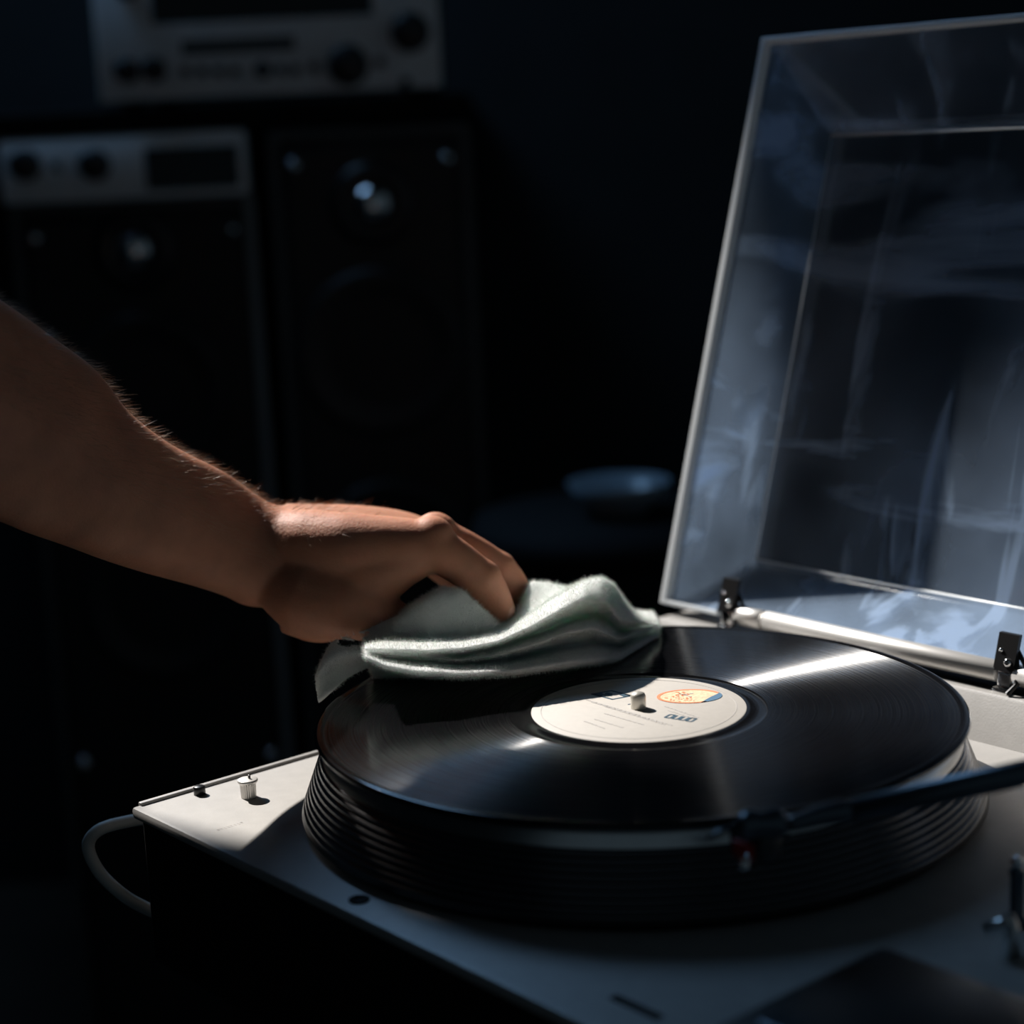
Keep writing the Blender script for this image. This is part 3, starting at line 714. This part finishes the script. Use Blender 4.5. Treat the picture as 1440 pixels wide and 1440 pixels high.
b2 = back.copy(); b2[:, 1] += .010; b2[:, 2] = .003; ctrl.append(b2)
b3 = back.copy(); b3[:, 1] -= .004; b3[:, 2] = .0008; ctrl.append(b3)
fr = ctrl[0].copy(); fr[:, 1] += .045; fr[:, 2] = .0008; ctrl.append(fr)
f2 = ctrl[0].copy(); f2[:, 1] += .026; f2[:, 2] = f2[:, 2] * 0.85; ctrl.append(f2)
ctrl = np.array(ctrl); nr = len(ctrl); SUB = 6
dense = []
for i in range(nr):                      # closed spline across the rows
    p0, p1, p2, p3 = ctrl[(i - 1) % nr], ctrl[i], ctrl[(i + 1) % nr], ctrl[(i + 2) % nr]
    for k in range(SUB):
        t = k / SUB; dense.append(0.5 * (2 * p1 + (p2 - p0) * t + (2 * p0 - 5 * p1 + 4 * p2 - p3) * t * t + (3 * p1 - p0 - 3 * p2 + p3) * t ** 3))
dense = np.array(dense); nd, nx = dense.shape[:2]
dense[:, :, 2] = np.maximum(dense[:, :, 2], 0.0006)
# round both ends
cen = dense.mean(0)
V = dense.reshape(-1, 3).tolist(); F = []
for i in range(nd):
    for k in range(nx - 1): j = (i + 1) % nd; F.append((i * nx + k, j * nx + k, j * nx + k + 1, i * nx + k + 1))
for k, off in ((0, -.0015), (nx - 1, .002)):
    c = cen[k] + np.array([off, 0, 0]); V.append(c.tolist()); ci = len(V) - 1
    for i in range(nd): F.append((ci, i * nx + k, ((i + 1) % nd) * nx + k))
g = G(); g.add(V, F)
# tail of the cloth hanging past the left edge of the record
tops = [(550, 872, .070), (515, 884, .070), (490, 894, .068), (466, 903, .066), (452, 927, .062), (442, 952, .060)]
bots = [(545, 930, .050), (522, 938, .050), (500, 948, .050), (480, 960, .051), (462, 976, .052), (445, 992, .053)]
NT, NB = 40, 14
tp = np.array([[p[0], p[1], p[2]] for p in bezier(tops, 8)]); bp_ = np.array([[p[0], p[1], p[2]] for p in bezier(bots, 8)])
grid = []
for k in range(len(tp)):
    rw_ = []
    for j in range(NB):
        t = j / (NB - 1); q = tp[k] * (1 - t) + bp_[k] * t
        y = q[2] - 0.006 * math.sin(t * math.pi) + 0.004 * math.sin(t * 7 + k * .12)
        rw_.append(ony((q[0], q[1]), y))
    grid.append(rw_)
grid = np.array(grid); th_ = np.array([0.003, 0.0045, 0.001])
nk = len(tp); V = np.concatenate([grid.reshape(-1, 3), (grid + th_).reshape(-1, 3)]).tolist(); F = []; o2 = nk * NB
for k in range(nk - 1):
    for j in range(NB - 1):
        a, b, c, d = k * NB + j, (k + 1) * NB + j, (k + 1) * NB + j + 1, k * NB + j + 1
        F += [(a, b, c, d), (o2 + a, o2 + d, o2 + c, o2 + b)]
bd = [(k, 0) for k in range(nk)] + [(nk - 1, j) for j in range(1, NB)] + [(k, NB - 1) for k in range(nk - 2, -1, -1)] + [(0, j) for j in range(NB - 2, 0, -1)]
for i in range(len(bd)):
    a = bd[i][0] * NB + bd[i][1]; b = bd[(i + 1) % len(bd)]; b = b[0] * NB + b[1]; F.append((a, o2 + a, o2 + b, b))
g.add(V, F)
cloth = remesh('cleaning_cloth', g, M['towel'], 0.0008, 1)
tag(cloth, 'crumpled white terry cloth lying folded on the record under the hand', 'cloth')
strands('terry_pile', cloth, 100000, 0.0021, 0.00018, lambda pc, pn: np.ones(len(pc)) * (pc[:, 2] > .001), np.array([0, 0, 0.05]), M['towel'], 0.8, 2, 0.45)

# ------------------------------------------------------------------ cable behind the turntable's left side
cy = 0.06
cp = [ony((300, 1150), cy + .02), ony((225, 1150), cy), ony((175, 1156), cy - .005), ony((138, 1168), cy - .01), ony((124, 1190), cy - .01), ony((138, 1224), cy - .01), ony((165, 1252), cy - .01), ony((195, 1272), cy), ony((240, 1290), cy + .02), ony((300, 1296), cy + .05)]
cable = G().tube([p[:] for p in bezier([tuple(p) for p in cp], 8)], 0.0032, 12).build('audio_cable', M['cable'], None, True)
tag(cable, 'grey audio cable looping out from the left side of the turntable', 'cable')

# ------------------------------------------------------------------ stereo gear in the background
BY = 1.35
def bp(px, dy=0.0): return ony(px, BY + dy)
def knob(parent, px, r, depth=0.02, material='black_plastic', name='knob', o=(0, 0, 0), dy=0.0):
    p = bp(px, dy) - np.array(o)
    return G().lathe([(r * 1.06, -0.002), (r * 1.06, 0.003), (r, 0.004), (r * .94, depth), (r * .86, depth + .002), (0, depth + .002)], 32, tuple(p), 'y').build(name, M[material], parent, True)
# receiver on the wall shelf
A = bp((140, 133)); B = bp((622, 133)); z0 = (A[2] + B[2]) / 2; x0, x1 = A[0], B[0]; z1 = z0 + 0.150
rv = empty('stereo_receiver', ((x0 + x1) / 2, BY, z0)); O = np.array(rv.location)
def lp(px, dy=0.0): return bp(px, dy) - O
autosmooth(G().box((x0 - O[0] + .004, 0.012, 0.002), (x1 - O[0] - .004, 0.32, z1 - z0 - .002), .003).build('case', M['black_plastic'], rv))
autosmooth(G().box((x0 - O[0], 0.0, 0.0), (x1 - O[0], 0.014, z1 - z0), .002).build('faceplate', M['faceplate'], rv))
a = lp((215, 34)); b = lp((525, 34)); G().box((a[0], -0.003, a[2]), (b[0], 0.004, z1 - z0 - 0.015), .001).build('dial_window', M['display'], rv)
for px, r in (((577, 45), .021), ((490, 92), .022), ((180, 100), .013), ((218, 98), .013), ((178, -20), .014)): knob(rv, px, r, .02, 'black_plastic', 'knob', O)
for px in ((262, 100), (285, 100), (308, 100), (330, 100), (370, 98), (395, 98), (415, 98), (442, 95), (535, 88), (571, 116)):
    knob(rv, px, .0055 if px[0] != 370 else .009, .008, 'black_plastic', 'push_button', O)
a = lp((255, 58)); b = lp((415, 70)); G().box((a[0], -0.002, b[2]), (b[0], 0.002, a[2])).build('scale_strip', M['cabinet_edge'], rv)
tag(rv, 'silver-faced stereo receiver with a wide dark dial on the wall shelf', 'receiver')
sh = G().box((x0 - 0.35, BY + 0.0, z0 - 0.035), (x1 + 0.03, WY + 0.002, z0 - 0.0085), .002).build('wall_shelf', M['black_matte'])
tag(sh, 'black wall shelf under the silver receiver with the wide dial', 'shelf')
for x in (x0 - .25, x0 + 0.05, x1 - 0.02): G().extrude_x([(WY + .002, z0 - .034), (WY + .002, z0 - .13), (WY - .02, z0 - .13), (WY - .20, z0 - .034)], x - .008, x + .008).build('bracket', M['black_matte'], sh)
for dx in (.03, x1 - x0 - .03):
    for dyy in (.04, .28): G().lathe([(0.012, -0.0088), (0.014, 0.001)], 20, (x0 - O[0] + dx, dyy, 0)).build('foot', M['rubber'], rv, True)
# speakers
M['trim_grey'] = mat('speaker_pale_trim', (0.26, 0.29, 0.30), 0.5)
def speaker(name, x0, x1, z1, y, label, glint, pale=False):
    z0 = FLOOR
    s = empty(name, ((x0 + x1) / 2, y, z0)); h = z1 - z0; wd = (x1 - x0) / 2
    autosmooth(G().box((-wd, 0.006, 0), (wd, 0.30, h), .004).build('cabinet', M['cabinet'], s))
    G().box((-wd + .012, -.004, .02), (wd - .012, .010, h - .022), .003).build('baffle', M['cabinet'], s)
    g = G()
    g.box((-wd, -.002, h - .012), (wd, .010, h), .002)
    g.build('top_trim', M['cabinet_edge'], s)
    for sg in (-1, 1): G().box((sg * wd - .006, -.003, 0), (sg * wd + .006, .010, h), .002).build('side_trim', M['trim_grey' if pale and sg > 0 else 'cabinet_edge'], s)
    tz = glint - z0
    tw = G().lathe([(.048, .003), (.048, .007), (.030, .008), (.026, .004), (.0, .004)], 40, (0, 0, tz), 'y').build('tweeter', M['black_plastic'], s, True)
    dome = [(.024 * math.cos(t), .004 + .020 * math.sin(t)) for t in np.linspace(0, math.pi / 2, 12)]
    G().lathe(dome, 40, (0, 0, tz), 'y').build('dome', M['chrome'], tw, True)
    for k, zz in enumerate((tz - .17, tz - .42)):
        wf = G().lathe([(.098, .003), (.098, .010), (.088, .013), (.080, .008), (.072, .010), (.034, -.018), (.0, -.018)], 48, (0, 0, zz), 'y').build('woofer', M['cone'], s, True)
        cap = [(.034 * math.cos(t), -.018 + .018 * math.sin(t)) for t in np.linspace(0, math.pi / 2, 10)]
        G().lathe(cap, 32, (0, 0, zz), 'y').build('dust_cap', M['vinyl_edge'], wf, True)
    for sg in (-1, 1):
        for zz in (h - .040, tz - .62):
            G().lathe([(.008, .003), (.008, .006), (.005, .009), (0, .010)], 20, (sg * (wd - .022), 0, zz), 'y').build('baffle_screw', M['chrome'], s, True)
    tag(s, label, 'speaker'); return s
sx0 = bp((372, 180))[0]; sx1 = bp((662, 180))[0]; zt = bp((520, 178))[2]
speaker('floor_speaker', sx0 + .008, sx1 - .008, zt, BY, 'black floor-standing speaker with bright tweeter dome and bare top', bp((505, 288))[2])
lx0 = bp((2, 285))[0]; lx1 = bp((352, 285))[0]; zl = bp((180, 281))[2]
speaker('floor_speaker', lx0 + .008, lx1 - .004, zl, BY + .02, 'black floor-standing speaker carrying the small silver amplifier', bp((260, 350))[2], True)
# amplifier standing on the left speaker
am = empty('amplifier', ((lx0 + lx1) / 2, BY, zl)); O = np.array(am.location)
hz = bp((180, 188))[2] - zl; hw = (lx1 - lx0) / 2
autosmooth(G().box((-hw + .003, .012, .0005), (hw - .003, .28, hz - .002), .003).build('case', M['black_plastic'], am))
autosmooth(G().box((-hw, 0, 0), (hw, .014, hz), .006).build('faceplate', M['faceplate'], am))
a = lp((203, 209)); b = lp((338, 262)); G().box((a[0], -.003, b[2]), (b[0], .004, a[2]), .001).build('display', M['display'], am)
knob(am, (36, 232), .017, .02, 'black_plastic', 'knob', O); knob(am, (134, 232), .017, .02, 'black_plastic', 'knob', O)
knob(am, (80, 234), .005, .008, 'black_plastic', 'push_button', O)
tag(am, 'small silver amplifier with two black knobs on top of a speaker', 'amplifier')
# stool with a bowl behind the turntable
by2 = 1.05
c = ony((872, 722), by2); zb = c[2]
st = empty('stool', (c[0], c[1], FLOOR))
G().lathe([(0, zb - .03 - FLOOR), (.15, zb - .03 - FLOOR), (.155, zb - .02 - FLOOR), (.15, zb - FLOOR), (0, zb - FLOOR)], 48).build('seat', M['black_matte'], st, True)
for k in range(4):
    a = math.pi / 4 + k * math.pi / 2
    G().tube([(.10 * math.cos(a), .10 * math.sin(a), zb - .025 - FLOOR), (.15 * math.cos(a), .15 * math.sin(a), 0)], [.013, .010], 12).build('leg', M['black_matte'], st, True)
tag(st, 'round black stool carrying a glazed bowl behind the turntable', 'stool')
bw = G().lathe([(0.0, 0.0005), (.026, 0.0), (.028, .004), (.045, .018), (.054, .034), (.0525, .034), (.043, .020), (.026, .008), (0, .006)], 48).build('bowl', M['ceramic'], None, True, (c[0], c[1], zb))
tag(bw, 'small blue-grey glazed bowl on the black stool', 'bowl')
